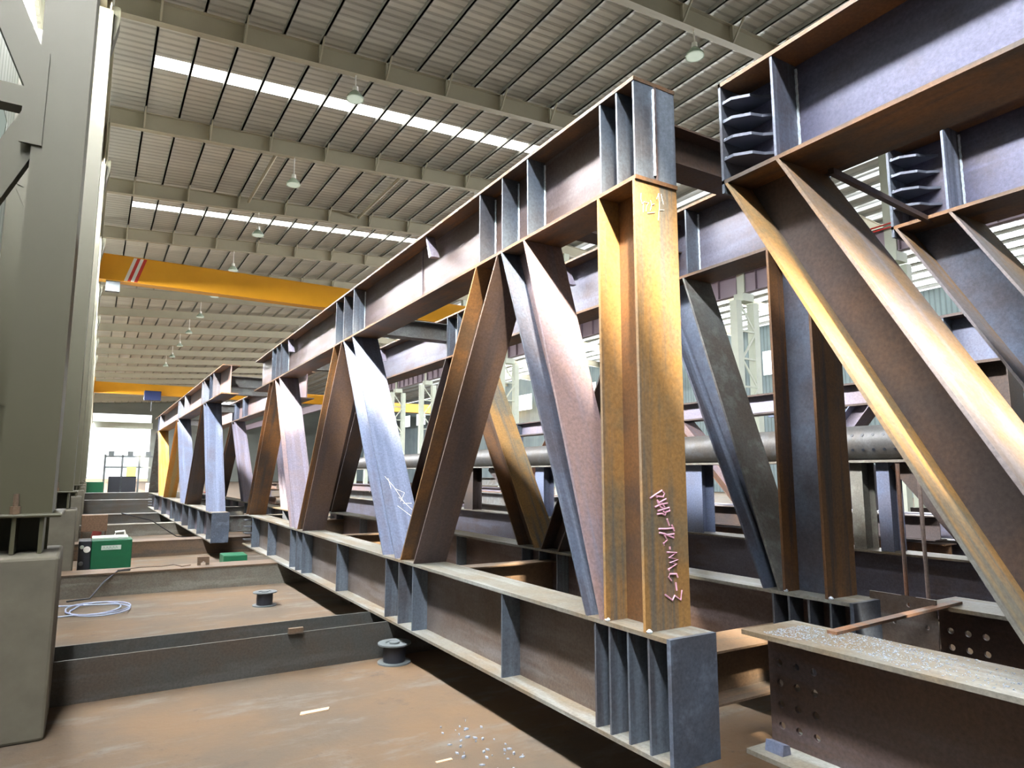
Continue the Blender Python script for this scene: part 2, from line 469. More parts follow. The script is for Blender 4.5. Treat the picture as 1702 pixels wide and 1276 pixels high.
for x, lab in ((5.35, 'tan tie pipe between two roof rafters beside a hanging lamp'), (10.6, 'tan tie pipe between two roof rafters, above the long yellow crane and away from lamps')):
    o = MB().tube([(0, 25.42, zr(x)+0.42), (0, 31.68, zr(x)+0.42)], 0.07, 10).build('tie_pipe', 'rafter_paint', loc=hall((x, 0, 0)), rotz=PHI)
    tag(o, lab, 'pipe')

# hanging high-bay lamps
LAMPS = [(13.81, 12.3, 13.42), (6.07, 18.8, 12.95)] + [(5.86, y, 12.62) for y in COLY[3:12]] + [(13.8, COLY[3], 13.3)]
WHERE = ['white bell lamp on a rod near the end of the second truss top', 'white bell lamp on a rod in front of the long skylight strip',
         'white bell lamp hanging beside the tan tie pipe', 'white bell lamp hanging just beyond the second skylight strip']
for i, (x, y, zb) in enumerate(LAMPS):
    lab = WHERE[i] if i < 4 else ('white bell lamp farther down the hall, %s of the lamps in the left row' % ORD[i] if i < 11 else 'white bell lamp partly hidden behind the long steel truss')
    root = empty('pendant_lamp', hall((x, y, zb)), lab, 'lamp', PHI, 'hanging hall lamps')
    MB().lathe([(0.27, 0.0), (0.25, 0.08), (0.16, 0.2), (0.09, 0.27), (0.07, 0.27), (0.15, 0.18), (0.235, 0.07), (0.26, 0.02)], n=20).build('shade', 'glass_lamp', root, smooth=True)
    MB().lathe([(0.235, 0.004), (0.235, 0.012), (0.05, 0.016), (0.0, 0.016)][:3], n=20).build('lens', 'lamp_lens', root)
    MB().lathe([(0.08, 0.26), (0.09, 0.3), (0.08, 0.42), (0.03, 0.45)], n=12).build('housing', 'white', root, smooth=True)
    MB().tube([(0, 0, 0.44), (0, 0, zr(x) - zb)], 0.02, 6).build('rod', 'white', root)

# ---------------------------------------------------------------- left columns, pedestals, runway
def left_column(i, y):
    det = i < 4
    names = ['nearest', 'second', 'third', 'fourth', 'fifth', 'sixth', 'seventh', 'eighth']
    lab = ['big olive grey steel column at the left edge of the photo', 'olive grey steel column just behind the big left one, beside the blue panel',
           'grey steel column of the left row with a crane bracket, third from the viewpoint'][i] if i < 3 else \
          'grey steel column of the left row, %s from the viewpoint' % names[i]
    root = empty('hall_column', hall((-0.4, y, 1.124)), lab, 'column', PHI, 'left row of hall columns')
    x0, x1 = -0.11, 0.2
    # near chord: box section to the crane level, slimmer H above it
    MB().box(x0, x1, -0.27, 0.27, 0.26, 8.05).build('shaft', 'paint_grey', root)
    up = MB().box(x0+0.02, x0+0.04, -0.2, 0.2, 8.05, 12.4); up.box(0.15, 0.17, -0.2, 0.2, 8.05, 12.4); up.box(x0+0.04, 0.15, -0.008, 0.008, 8.05, 12.4)
    up.build('upper_shaft', 'rafter_paint', root)
    MB().box(-0.95, -0.6, -0.2, 0.2, 0.26, 7.4).build('outer_chord', 'paint_grey', root)
    MB().box(-0.93, 0.26, -0.33, 0.33, 0.235, 0.26).build('base_plate', 'paint_grey', root, bevel=0.01)
    rb = MB()
    for xx in (-0.9, -0.62, -0.14, 0.0, 0.15):
        MB().box(xx-0.012, xx+0.012, -0.3, 0.3, 0.0, 0.235).build('base_rib', 'paint_grey', root)
    MB().box(-0.95, 0.18, -0.012, 0.012, 0.0, 0.235).build('base_rib', 'paint_grey', root)
    if det:
        MB().lathe([(0.03, 0), (0.03, 0.05), (0.016, 0.05), (0.016, 0.13)], (0.0, -0.3, 0.26), 10).build('anchor_bolt', 'sleeper_rust', root)
        MB().lathe([(0.03, 0), (0.03, 0.05), (0.016, 0.05), (0.016, 0.13)], (0.1, 0.3, 0.26), 10).build('anchor_bolt', 'sleeper_rust', root)
    if i == 1:
        MB().box(-0.22, -0.04, -0.33, -0.271, 0.262, 1.8).build('panel', 'blue', root)['label'] = 'dark blue panel'
    # crane bracket
    MB().xz([(x1-0.02, 7.35), (x1+0.02, 7.5), (x1+0.1, 7.95), (x1+0.1, 8.2), (x1-0.02, 8.2)], -0.16, 0.16).build('crane_bracket', 'paint_grey', root)
    # lacing between the two chords, with gusset plates
    zs = [-0.15 + 3.3*k for k in range(1, 3)] if i < 6 else []
    for k, z in enumerate(zs):
        MB().box(-0.62, x0+0.02, -0.24, -0.10, z-0.07, z+0.08).build('lacing_strut', 'paint_grey', root)
        for dz in ((1, -1) if k == 0 else (-1,)):
            MB().bar((x0+0.02, -0.16, z+0.12*dz), (-0.75, -0.16, z+1.65*dz), 0.2, 0.11, (0, 1, 0)).build('lacing_diagonal', 'paint_grey', root)
        if det: MB().box(x0-0.07, x0+0.06, -0.285, -0.268, z-0.35, z+0.35).build('gusset_plate', 'paint_grey', root)
for i, y in enumerate(COLY[:8]):
    left_column(i, y)
    o = MB().box(-0.94, 0.27, -0.5, 0.32, 0, 1.12).build('concrete_pedestal', 'concrete', loc=hall((-0.4, y, 0)), rotz=PHI, bevel=0.02)
    tag(o, ['worn concrete pedestal under the big column at the lower left corner', 'square concrete pedestal behind the near one, left of the green welder'][i] if i < 2
        else 'concrete pedestal under the left row of columns, %s from the viewpoint' % ORD[i], 'pedestal', 'column pedestals')
def runway(x, side):
    root = empty('crane_runway', hall((x, 0, 9.34)), 'crane runway girder along the left row of columns' if side == 'l' else
                 'ribbed crane runway girder along the lattice columns on the right', 'girder', PHI)
    MB().box(-0.008, 0.008, YB, YE-1, 0.02, 0.9).build('web', 'rafter_paint' if side == 'l' else 'runway_paint', root)
    MB().box(-0.15, 0.15, YB, YE-1, 0.0, 0.02).build('flange', 'rafter_paint' if side == 'l' else 'runway_paint', root)
    MB().box(-0.18, 0.18, YB, YE-1, 0.9, 0.92).build('flange', 'rafter_paint' if side == 'l' else 'runway_paint', root)
    MB().box(-0.035, 0.035, YB, YE-1, 0.92, 1.02).build('rail', 'sleeper', root)
    if side == 'r':
        for k in range(70):
            yy = 9.0 + 1.0*k
            MB().box(-0.14, -0.008, yy-0.01, yy+0.01, 0.02, 0.9).build('stiffener', 'runway_paint', root)
        MB().tube([(-0.3, 10, 1.0), (-0.3, 75, 1.0)], 0.03, 6).build('power_rail', 'red', root)
        MB().tube([(-0.3, 10, 0.86), (-0.3, 75, 0.86)], 0.03, 6).build('power_rail', 'red', root)
M['runway_paint'] = plain('runway_paint', (142, 128, 140), 0.55, 0.0, 0.05, 1.0)
runway(-0.45, 'l'); runway(23.5, 'r')

# right row: lattice columns
for i, y in enumerate(COLY[1:12]):
    root = empty('lattice_column', hall((XM, y, 0)), 'pale green lattice column of the right row, %s from the viewpoint' % ORD[i], 'column', PHI, 'right row of lattice columns')
    for sx in (-0.55, 0.55):
        MB().box(sx-0.17, sx+0.17, -0.18, 0.18, 0, 9.0).build('chord', 'lattice', root)
    MB().box(-0.35, 0.35, -0.25, 0.25, 9.0, 9.34).build('head', 'lattice', root)
    MB().box(-0.2, 0.2, -0.2, 0.2, 9.34, zr(XM)).build('upper_shaft', 'lattice', root)
    for k in range(7):
        z = 0.5 + 1.2*k; s = 1 if k % 2 else -1
        MB().bar((-0.42*s, -0.15, z), (0.42*s, -0.15, z+1.1), 0.09, 0.05, (0, 1, 0)).build('lacing_diagonal', 'lattice', root)
        MB().box(-0.4, 0.4, -0.17, -0.11, z-0.06, z+0.02).build('lacing_strut', 'lattice', root)

# overhead cranes
def crane(y, z, lab, detail, hoist=None):
    root = empty('overhead_crane', hall((0, y, z)), lab, 'crane', PHI)
    MB().box(-0.26, XM-0.55, 0.0, 0.5, -0.95, 0.08).build('girder', 'crane_yellow', root)
    MB().box(-0.26, XM-0.55, -0.03, 0.53, 0.08, 0.1).build('girder_flange', 'crane_yellow', root)
    MB().box(-0.26, XM-0.55, -0.03, 0.53, -0.97, -0.95).build('girder_flange', 'crane_yellow', root)
    MB().box(-0.62, -0.2, -0.9, 0.5, 0.05, 0.4).build('end_carriage', 'crane_yellow', root)
    MB().box(XM-0.58, XM+0.05, -0.9, 0.5, 0.05, 0.4).build('end_carriage', 'crane_yellow', root)
    if detail:
        for k, c in enumerate(('white', 'red', 'white', 'red')):
            x = 0.62 + 0.12*k
            MB().poly_prism([(x, -0.006, -0.94), (x+0.12, -0.006, -0.94), (x+0.42, -0.006, 0.07), (x+0.30, -0.006, 0.07)],
                            [(x, 0.0, -0.94), (x+0.12, 0.0, -0.94), (x+0.42, 0.0, 0.07), (x+0.30, 0.0, 0.07)]).build('warning_stripe', c, root)
        MB().box(0.0, 0.5, 0.1, 0.4, -1.4, -0.97).build('buffer_box', 'spool_grey', root)
    if hoist:
        MB().box(hoist, hoist+1.5, -0.7, -0.05, -1.55, -0.6).build('hoist', 'blue', root, bevel=0.05)
        MB().tube([(hoist+0.7, -0.4, -1.55), (hoist+0.7, -0.4, -2.6)], 0.04, 6).build('cable', 'black', root)
crane(31.0, 10.38, 'long yellow crane girder with red and white stripes crossing the hall', True)
crane(76.0, 10.38, 'far yellow crane girder with a blue hoist below the ceiling', False, 4.0)
root = empty('overhead_crane', hall((XM+0.6, 78.0, 10.3)), 'far orange crane girder in the right bay, seen between truss diagonals', 'crane', PHI)
MB().box(0, XR-XM-1.0, 0, 0.8, -1.1, 0).build('girder', 'crane_yellow', root)
MB().box(2.2, 3.8, -0.8, -0.05, -2.6, -1.05).build('hoist', 'crane_yellow', root, bevel=0.05)

# ---------------------------------------------------------------- truss builder
ZB0, ZB1, ZT0, ZT1 = 0.31, 0.885, 3.19, 3.77
FT = 0.022
def chord(root, name, xc, w, y0, y1, z0, z1, web, fl, flt=None, cut=0.0, holes=None):
    """I-beam along Y: the web is the part, flanges are its sub-parts"""
    if holes:
        mb = MB().plate_holes(holes[0], holes[1], holes[2], 0.018, xc-0.009, xc+0.009)
        yb, zb = holes[0], holes[1]
        if y0 < yb[0]: mb.box(xc-0.009, xc+0.009, y0, yb[0], z0+FT, z1-FT)
        if yb[-1] < y1: mb.box(xc-0.009, xc+0.009, yb[-1], y1, z0+FT, z1-FT)
        mb.box(xc-0.009, xc+0.009, yb[0], yb[-1], z0+FT, zb[0]); mb.box(xc-0.009, xc+0.009, yb[0], yb[-1], zb[-1], z1-FT)
    else:
        mb = MB().box(xc-0.009, xc+0.009, y0, y1, z0+FT, z1-FT)
    o = mb.build(name, web, root)
    MB().box(xc-w/2, xc+w/2, y0, y1+cut, z0, z0+FT).build('flange', fl, o)
    MB().box(xc-w/2, xc+w/2, y0, y1, z1-FT, z1).build('flange', flt or fl, o)
    return o
def stiffener(par, xc, w, y, z0, z1, mat='stiffener', weld=True, both=True):
    MB().box(xc-w/2+0.004, xc-0.009, y-0.007, y+0.007, z0+FT, z1-FT).build('stiffener', mat, par)
    if both: MB().box(xc+0.009, xc+w/2-0.004, y-0.007, y+0.007, z0+FT, z1-FT).build('stiffener', mat, par)
    if weld:
        pts = [(xc-0.014, y-0.012 + 0.0015*math.sin(k*2.1), z0+FT+0.02 + (z1-z0-2*FT-0.04)*k/24.0) for k in range(25)]
        MB().tube(pts, 0.0075, 6).build('weld_bead', 'weld', par)
def member(root, name, xc, w, f1, f2, mats, zb=ZB1, zt=ZT0, t=0.018):
    """H-section in the truss plane; f = (y bottom, y top) of the left/right flange outer edge"""
    zb += 0.0; zt -= 0.0
    a0, a1 = f1; b0, b1 = f2
    sg = 1 if a0 + a1 < b0 + b1 else -1
    web = MB().yz([(a0+sg*t*0.9, zb), (b0-sg*t*0.9, zb), (b1-sg*t*0.9, zt), (a1+sg*t*0.9, zt)], xc-0.008, xc+0.008)
    o = web.build(name, mats[0], root)
    for (p0, p1), m, s in ((f1, mats[1], -1 if a0 + a1 > b0 + b1 else 1), (f2, mats[2], 1 if a0 + a1 > b0 + b1 else -1)):
        MB().yz([(p0, zb), (p0+s*t, zb), (p1+s*t, zt), (p1, zt)], xc-w/2, xc+w/2).build('flange', m, o)
    return o
def strokes(par, name, mat, lines, to3, r=0.004):
    for ln in lines:
        MB().tube([to3(*p) for p in ln], r, 5).build(name, mat, par)

def pratt(root, xl, dy, mats, chords, mark=False, weld=True):
    """one plane of the near box truss; dy shifts it along Y"""
    w = 0.30; xc = xl + w/2
    tc_ = chord(root, 'top_chord', xc, w, 2.55+dy, 13.42+dy, ZT0, ZT1, chords[0], 'chord_flange')
    bc = chord(root, 'bottom_chord', xc, w, 2.42+dy, 13.85+dy, ZB0, ZB1, chords[1], 'flange_top')
    for y in (2.56, 2.70, 2.845, 3.625, 3.965, 4.305, 7.37, 7.74, 8.06, 11.19, 11.51, 11.85):
        stiffener(tc_, xc, w, y+dy, ZT0, ZT1, weld=weld)
    for y in (2.55, 2.70, 2.845, 2.965, 3.96, 5.48, 5.80, 6.13, 7.70, 9.28, 9.62, 9.98, 11.54, 12.95):
        stiffener(bc, xc, w, y+dy, ZB0, ZB1, weld=False)
    MB().box(xc-w/2, xc+w/2, 2.395+dy, 2.42+dy, ZB0, ZB1).build('end_plate', 'end_plate', bc)
    for k in range(4):
        z = 0.41 + 0.12*k
        MB().xy([(xc-0.15, 13.84+dy), (xc-0.15, 13.6+dy), (xc-0.01, 13.55+dy), (xc-0.01, 13.85+dy)], z-0.008, z+0.008).build('bolt_tab', 'stiffener', bc)
    MB().tube([(xc-0.012, 5.7+dy, ZT0+FT), (xc-0.012, 5.7+dy, ZT1-FT)], 0.006, 6).build('weld_bead', 'pale_lilac', tc_)
    # lifting eyes under the top flange
    for y in (5.35, 10.75):
        MB().yz([(y+dy, ZT1-FT), (y+0.02+dy, ZT1-FT), (y-0.06+dy, ZT1-0.24), (y-0.12+dy, ZT1-0.24), (y-0.06+dy, ZT1-0.14)], xc-0.13, xc-0.05).build('lifting_eye', 'pale_lilac', tc_)
    col = member(root, 'column', xc, w, (2.88+dy, 2.88+dy), (2.56+dy, 2.56+dy), mats['col'])
    D = [((3.04, 3.975), (2.90, 3.66), mats['d1']), ((5.77, 4.36), (5.45, 4.02), mats['d2']),
         ((6.21, 7.71), (5.87, 7.36), mats['d3']), ((9.59, 8.10), (9.28, 7.775), mats['d4']),
         ((10.03, 11.53), (9.72, 11.19), mats['d5']), ((13.6, 11.96), (13.3, 11.63), mats['d6'])]
    for k, (f1, f2, m) in enumerate(D):
        dg = member(root, 'diagonal', xc, w, (f1[0]+dy, f1[1]+dy), (f2[0]+dy, f2[1]+dy), m)
        if mark and k == 2:
            def pf(u, z): return (xl + u, f2[0] + (z-ZB1)/(ZT0-ZB1)*(f2[1]-f2[0]) - 0.002, z)
            strokes(dg, 'chalk_marking', 'chalk', [[(0.05, 1.62), (0.12, 1.52), (0.20, 1.36)], [(0.08, 1.60), (0.09, 1.50)], [(0.13, 1.50), (0.22, 1.46), (0.16, 1.38)],
                    [(0.15, 1.42), (0.26, 1.30)], [(0.18, 1.36), (0.27, 1.36)], [(0.12, 1.34), (0.24, 1.24), (0.28, 1.26)]], pf, 0.002)
    for y in (2.56, 2.88):                      # weld lumps at the column foot
        MB().lathe([(0.012, 0), (0.016, 0.008), (0.006, 0.018)], (xl+0.012, y-0.012+dy, ZB1), 8).build('weld_bead', 'weld', bc)
    if mark:
        s = 0.1803
        def pt(zx, zy):
            u = 1050 + zx*s; v = 800 + zy*s
            return to_plane_y(u, v, 2.556)
        L = [[(170,155),(215,122),(235,150)], [(215,122),(278,82),(302,112),(290,140),(225,135)],
             [(235,168),(240,200),(318,160)], [(215,235),(262,212),(330,200)], [(245,180),(265,235),(300,250)], [(270,190),(305,238)],
             [(236,300),(275,295),(308,312),(316,285),(290,275)], [(240,272),(345,240),(352,268),(300,285)],
             [(325,345),(347,407)], [(250,437),(320,436),(388,430)], [(370,400),(392,455)],
             [(255,472),(300,482),(388,520),(390,482),(320,492)], [(300,492),(326,540),(290,572),(300,590)],
             [(350,600),(352,625)], [(322,652),(412,656),(345,700),(425,720),(350,748),(417,756),(335,812),(346,822)],
             [(425,885),(412,850),(352,850),(340,880),(366,915)], [(405,930),(416,1005)], [(308,1043),(376,1095),(396,1050),(452,1092),(462,1000)]]
        strokes(col, 'pink_marking', 'pink_paint', L, pt, 0.0045)
        s2 = 0.0941
        def pt2(zx, zy): return to_plane_y(1050 + zx*s2, 300 + zy*s2, 2.557)
        L2 = [[(165,225),(162,330),(185,410),(228,370)], [(205,390),(205,555)], [(248,385),(300,390),(262,450),(250,540)],
              [(330,345),(355,430),(402,412)], [(355,430),(325,530)], [(280,576),(410,560)], [(440,330),(475,225),(490,450),(470,700)],
              [(515,235),(560,420)], [(490,520),(570,520)]]
        strokes(col, 'chalk_marking', 'chalk', L2, pt2, 0.0016)
    return xc

def to_plane_y(u, v, Y):                          # photo position on the column face plane y = Y
    x, yv, z = (u-851)/1115.0, (638-v)/1115.0, 1.0
    p, a = R(7.561), R(30.819)
    X, U, F_ = x, yv*math.cos(p) + z*math.sin(p), z*math.cos(p) - yv*math.sin(p)
    wx, wy = X*math.cos(a) + F_*math.sin(a), -X*math.sin(a) + F_*math.cos(a)
    t = Y / wy
    return (wx*t, Y, 1.65 + U*t)

M['end_plate'] = steel('end_plate_steel', (78, 88, 104), (72, 76, 86), 0.4, (92, 102, 118), 'N', 0.5, 0.3)

# near box truss: two planes tied by cross beams
A = empty('box_truss', (2.43, 2.42, 0.31), 'nearest complete rusty steel box truss, marked in pink, standing mid-photo on sleepers', 'truss')
A_off = A.location.copy()
A.location = (0, 0, 0)
mA = {'col': ('rust_brown', 'rust_orange', 'rust_orange'), 'd1': ('pale_pink', 'mill_blue', 'pale_pink'), 'd2': ('plum', 'rust_lit', 'plum'),
      'd3': ('pale_blue', 'pale_blue', 'pale_blue'), 'd4': ('plum', 'rust_lit', 'plum'), 'd5': ('pale_lilac', 'pale_pink', 'pale_lilac'),
      'd6': ('rust_brown', 'rust_brown', 'rust_brown')}
pratt(A, 2.28, 0.0, mA, ('chord_web', 'chord_web_grey'), mark=True)
mA2 = {'col': ('mill_blue', 'rust_brown', 'rust_brown'), 'd1': ('mill_blue', 'mill_blue', 'grey_steel'), 'd2': ('dark_brown', 'dark_brown', 'dark_brown'),
       'd3': ('rust_brown', 'rust_brown', 'rust_orange'), 'd4': ('dark_brown', 'dark_brown', 'dark_brown'), 'd5': ('rust_brown', 'grey_steel', 'grey_steel'),
       'd6': ('dark_brown', 'dark_brown', 'dark_brown')}
pratt(A, 3.83, 0.09, mA2, ('chord_web_lilac', 'chord_web'))
def cross_h(root, name, y, z0, z1, x0, x1, mat, fw=0.2):
    o = MB().box(x0, x1, y-0.006, y+0.006, z0+0.012, z1-0.012).build(name, mat, root)
    MB().box(x0, x1, y-fw/2, y+fw/2, z0, z0+0.012).build('flange', mat, o)
    MB().box(x0, x1, y-fw/2, y+fw/2, z1-0.012, z1).build('flange', mat, o)
for y, m in ((2.82, 'dark_brown'), (4.0, 'dark_brown'), (8.4, 'grey_steel'), (11.9, 'grey_steel')):
    cross_h(A, 'cross_beam', y, 3.46, 3.70, 2.44, 3.97, m)
cross_h(A, 'cross_beam', 3.0, 0.34, 0.64, 2.44, 3.97, 'sleeper_rust', 0.34)
for y in (5.85, 9.7, 13.0):
    cross_h(A, 'cross_beam', y, 0.45, 0.77, 2.44, 3.97, 'sleeper_rust')
A_children = [o for o in A.children]
A.location = A_off
for o in A_children: o.location = -A_off

# right box truss: runs past the viewpoint on the right
B = empty('box_truss', (2.95, 2.38, 0.31), 'steel box truss cut off by the right photo edge, four bolt tabs at its end', 'truss')
B_off = B.location.copy(); B.location = (0, 0, 0)
def right_plane(xl, w, y_end, dmats, webt, webb, rows):
    xc = xl + w/2
    y0 = -4.5
    tc_ = chord(B, 'top_chord', xc, w, y0, y_end, ZT0, ZT1, webt, 'chord_flange')
    yb = [y_end-0.315+0.095*k for k in range(4)]; yb = [y_end-0.30, y_end-0.205, y_end-0.11, y_end-0.015]
    zb = [0.37, 0.47, 0.57, 0.67, 0.76]
    holes = {(i, j) for i in range(3) for j in rows}
    bc = chord(B, 'bottom_chord', xc, w, y0, y_end, ZB0, ZB1, webb, 'flange_top', holes=(yb, zb, holes))
    # end plate of the top chord, with the row of bolt tabs behind it
    MB().box(xc-w/2, xc-0.009, y_end-0.016, y_end, ZT0-0.05, ZT1).build('end_plate', 'stiffener', tc_)
    for k in range(4):
        z = 3.33 + 0.107*k
        MB().xy([(xc-0.009, y_end-0.018), (xc-0.194, y_end-0.018), (xc-0.194, y_end-0.08), (xc-0.135, y_end-0.155), (xc-0.07, y_end-0.175), (xc-0.009, y_end-0.225)], z-0.008, z+0.008).build('bolt_tab', 'bolt_tab', tc_)
        MB().lathe([(0.008, 0), (0.012, 0.006), (0.004, 0.014)], (xc-0.185, y_end-0.025, z), 8).build('weld_bead', 'weld', tc_)
    stiffener(tc_, xc, w, y_end-0.34, ZT0, ZT1, 'mill_blue')
    for y in (0.7, -1.0, -2.6): stiffener(tc_, xc, w, y, ZT0, ZT1, 'mill_blue')
    for y in (0.35, -1.2): stiffener(bc, xc, w, y, ZB0, ZB1)
    d = y_end - 2.38
    member(B, 'diagonal', xc, w, (1.06+d, 2.36+d), (0.71+d, 2.02+d), dmats)
    member(B, 'diagonal', xc, w, (-0.95+d, 0.38+d-1.1), (-0.6+d, 0.72+d-1.1), dmats)
    return tc_, bc, xc
M['bolt_tab'] = plain('bolt_tab_steel', (92, 96, 108), 0.4, 0.4)
t1, b1, xB = right_plane(2.74, 0.40, 2.38, ('dark_brown', 'rust_orange', 'grey_rust'), 'b_web', 'b_low', (0, 1, 2, 3))
t2, b2, xC = right_plane(4.20, 0.40, 2.30, ('mill_blue', 'grey_rust', 'grey_rust'), 'b_web', 'b_low', (2, 3))
for y in (0.7, -1.6):
    cross_h(B, 'cross_beam', y, 3.46, 3.70, xB+0.01, xC-0.01, 'dark_brown')
cross_h(B, 'cross_beam', 0.5, 0.45, 0.77, xB+0.01, xC-0.01, 'rust_red')
MB().bar((3.05, 1.95, 3.17), (4.28, 2.10, 3.20), 0.03, 0.03).build('brace_rod', 'dark_brown', B)
MB().plate_holes([2.16, 2.27, 2.36, 2.45, 2.55], [0.60, 0.71, 0.83, 0.93], {(0, 1), (2, 1), (1, 2), (3, 1)}, 0.013, 4.10, 4.115).build('splice_plate', 'chord_web_grey', B)
strokes(t1, 'chalk_marking', 'chalk', [[(xB-0.012, 2.13, 3.44), (xB-0.012, 2.08, 3.60), (xB-0.012, 2.10, 3.66), (xB-0.012, 2.06, 3.52), (xB-0.012, 2.09, 3.42)],
                                       [(xB-0.012, 2.14, 3.52), (xB-0.012, 2.07, 3.46)], [(xB-0.012, 2.13, 3.60), (xB-0.012, 2.09, 3.50), (xB-0.012, 2.06, 3.40)]], lambda *p: p, 0.0015)
B_children = [o for o in B.children]
B.location = B_off
for o in B_children: o.location = -B_off

# far box truss, slightly turned
TH = math.atan(0.021)
Dr = empty('box_truss', (1.78, 14.3, 0.31), 'far steel box truss in line behind the nearest one, lit orange and blue', 'truss', TH)
def far_plane(dx, dy, mats):
    w = 0.32; xc = dx + w/2; z = -0.31
    def Z(v): return v + z
    tc_ = chord(Dr, 'top_chord', xc, w, -0.25+dy, 15.6+dy, Z(ZT0), Z(ZT1), 'pale_pink', 'chord_flange')
    bc = chord(Dr, 'bottom_chord', xc, w, 0.06+dy, 16.4+dy, Z(ZB0), Z(ZB1), 'pale_lilac', 'flange_top')
    MB().box(xc-w/2, xc+w/2, 0.03+dy, 0.06+dy, Z(ZB0), Z(ZB1)).build('end_plate', 'end_plate', bc)
    for y in (0.95, 1.4, 2.3, 2.6, 5.9, 7.2, 7.5, 13.4, 14.2):
        stiffener(tc_, xc, w, y+dy, Z(ZT0), Z(ZT1), 'mill_blue', weld=False)
    for y in (0.7, 2.1, 3.6, 4.9, 6.6, 7.9, 10.6, 13.5):
        stiffener(bc, xc, w, y+dy, Z(ZB0), Z(ZB1), weld=False)
    for k in range(4):
        zz = Z(0.41 + 0.12*k)
        MB().xy([(xc-0.16, 16.38+dy), (xc-0.16, 16.1+dy), (xc-0.01, 16.05+dy), (xc-0.01, 16.38+dy)], zz-0.008, zz+0.008).build('bolt_tab', 'stiffener', bc)
    for f1, f2, m in (((0.85, 2.15), (0.5, 1.8), mats[0]), ((4.5, 2.45), (4.1, 2.15), mats[1]), ((5.4, 7.5), (5.0, 7.15), mats[2]),
                      ((10.2, 7.7), (9.7, 7.35), mats[3]), ((12.0, 14.0), (11.6, 13.65), mats[4]), ((16.6, 14.6), (16.2, 14.3), mats[5])):
        member(Dr, 'diagonal', xc, w, (f1[0]+dy, f1[1]+dy), (f2[0]+dy, f2[1]+dy), m, Z(ZB1), Z(ZT0))
far_plane(0.0, 0.0, (('pale_blue', 'pale_blue', 'pale_blue'), ('dark_brown', 'rust_brown', 'dark_brown'), ('pale_blue', 'pale_blue', 'pale_blue'),
                     ('gold', 'gold', 'gold'), ('gold', 'rust_orange', 'gold'), ('grey_steel', 'grey_steel', 'grey_steel')))
far_plane(1.5, 0.05, (('pale_lilac', 'pale_lilac', 'pale_lilac'), ('rust_brown', 'rust_brown', 'rust_brown'), ('pale_lilac', 'pale_lilac', 'pale_lilac'),
                      ('dark_brown', 'rust_brown', 'dark_brown'), ('rust_brown', 'rust_brown', 'rust_brown'), ('grey_steel', 'grey_steel', 'grey_steel')))
for y in (0.9, 2.4, 7.4, 14.0): cross_h(Dr, 'cross_beam', y, 3.15, 3.38, 0.17, 1.65, 'grey_steel')
for y in (0.9, 5.0, 11.0): cross_h(Dr, 'cross_beam', y, 0.14, 0.46, 0.17, 1.65, 'grey_steel')

# ---------------------------------------------------------------- low tube girder behind the trusses
E = empty('tube_girder', (6.75, 2.5, 0), 'long grey tube girder on short posts behind the trusses', 'girder')
MB().tube([(0, 0.3, 1.96), (0, 22.0, 1.96)], 0.18, 24).build('tube', 'tube_dark', E, smooth=True)
for y in [1.23 + 0.11*k for k in range(6)]:
    for zz in (0.075, -0.075):
        x = -math.sqrt(0.18**2 - zz**2)
        MB().lathe([(0.016, -0.003), (0.016, 0.003)], (0, 0, 0), 10).build('bolt_hole', 'black', E, loc=(x-0.001, y, 1.96+zz)).rotation_euler = (0, R(90) + math.asin(zz/0.18), 0)
MB().box(-0.2, 0.2, 0.3, 22.0, 1.755, 1.78).build('bottom_plate', 'sleeper_pale', E)
for y, pw, pm in ((1.41, 0.13, 'pale_blue'), (1.69, 0.13, 'sleeper_pale'), (3.95, 0.28, 'pale_blue'), (7.67, 0.27, 'pale_blue'), (10.45, 0.4, 'dark_brown'), (15.0, 0.4, 'pale_blue')):
    o = MB().box(-0.1, 0.1, y-0.004, y+0.004, 0.885, 1.755).build('post', pm, E)
    MB().box(-0.11, -0.1, y-pw/2, y+pw/2, 0.885, 1.755).build('flange', pm, o); MB().box(0.1, 0.11, y-pw/2, y+pw/2, 0.885, 1.755).build('flange', pm, o)
for y0, y1 in ((0.6, 1.3), (4.0, 5.4), (8.2, 9.6)):
    MB().bar((0, y0, 0.9), (0, y1, 1.75), 0.16, 0.12).build('brace', 'dark_brown', E)
cw = MB().box(-0.008, 0.008, 0.0, 22.2, 0.33, 0.865).build('bottom_chord', 'chord_web_lilac', E)
MB().box(-0.17, 0.17, 0.0, 22.2, 0.31, 0.33).build('flange', 'dark_brown', cw); MB().box(-0.17, 0.17, 0.0, 22.2, 0.865, 0.885).build('flange', 'flange_top', cw)
for y in (2.0, 4.4, 6.8): stiffener(cw, 0, 0.34, y, 0.31, 0.885, weld=False)

def girder(name, x, y0, y1, z0, z1, w, lab, web, fl, rotz=0.0, n=4):
    root = empty(name, (x, y0, 0), lab, 'girder', rotz)
    o = MB().box(-0.009, 0.009, 0, y1-y0, z0+0.03, z1-0.03).build('web', web, root)
    MB().box(-w/2, w/2, 0, y1-y0, z0, z0+0.03).build('flange', fl, root); MB().box(-w/2, w/2, 0, y1-y0, z1-0.03, z1).build('flange', fl, root)
    for k in range(n):
        y = 0.3 + (y1-y0-0.6)*k/max(1, n-1)
        MB().box(-w/2+0.01, -0.009, y-0.01, y+0.01, z0+0.03, z1-0.03).build('stiffener', 'stiffener', root)
    return root
def legs(root, ys, z, mat, w=0.3):
    for y in ys:
        o = MB().box(-0.008, 0.008, y-w/2, y+w/2, 0, z).build('leg', mat, root)
        MB().box(-w/2, w/2, y-w/2-0.012, y-w/2, 0, z).build('flange', mat, o); MB().box(-w/2, w/2, y+w/2, y+w/2+0.012, 0, z).build('flange', mat, o)
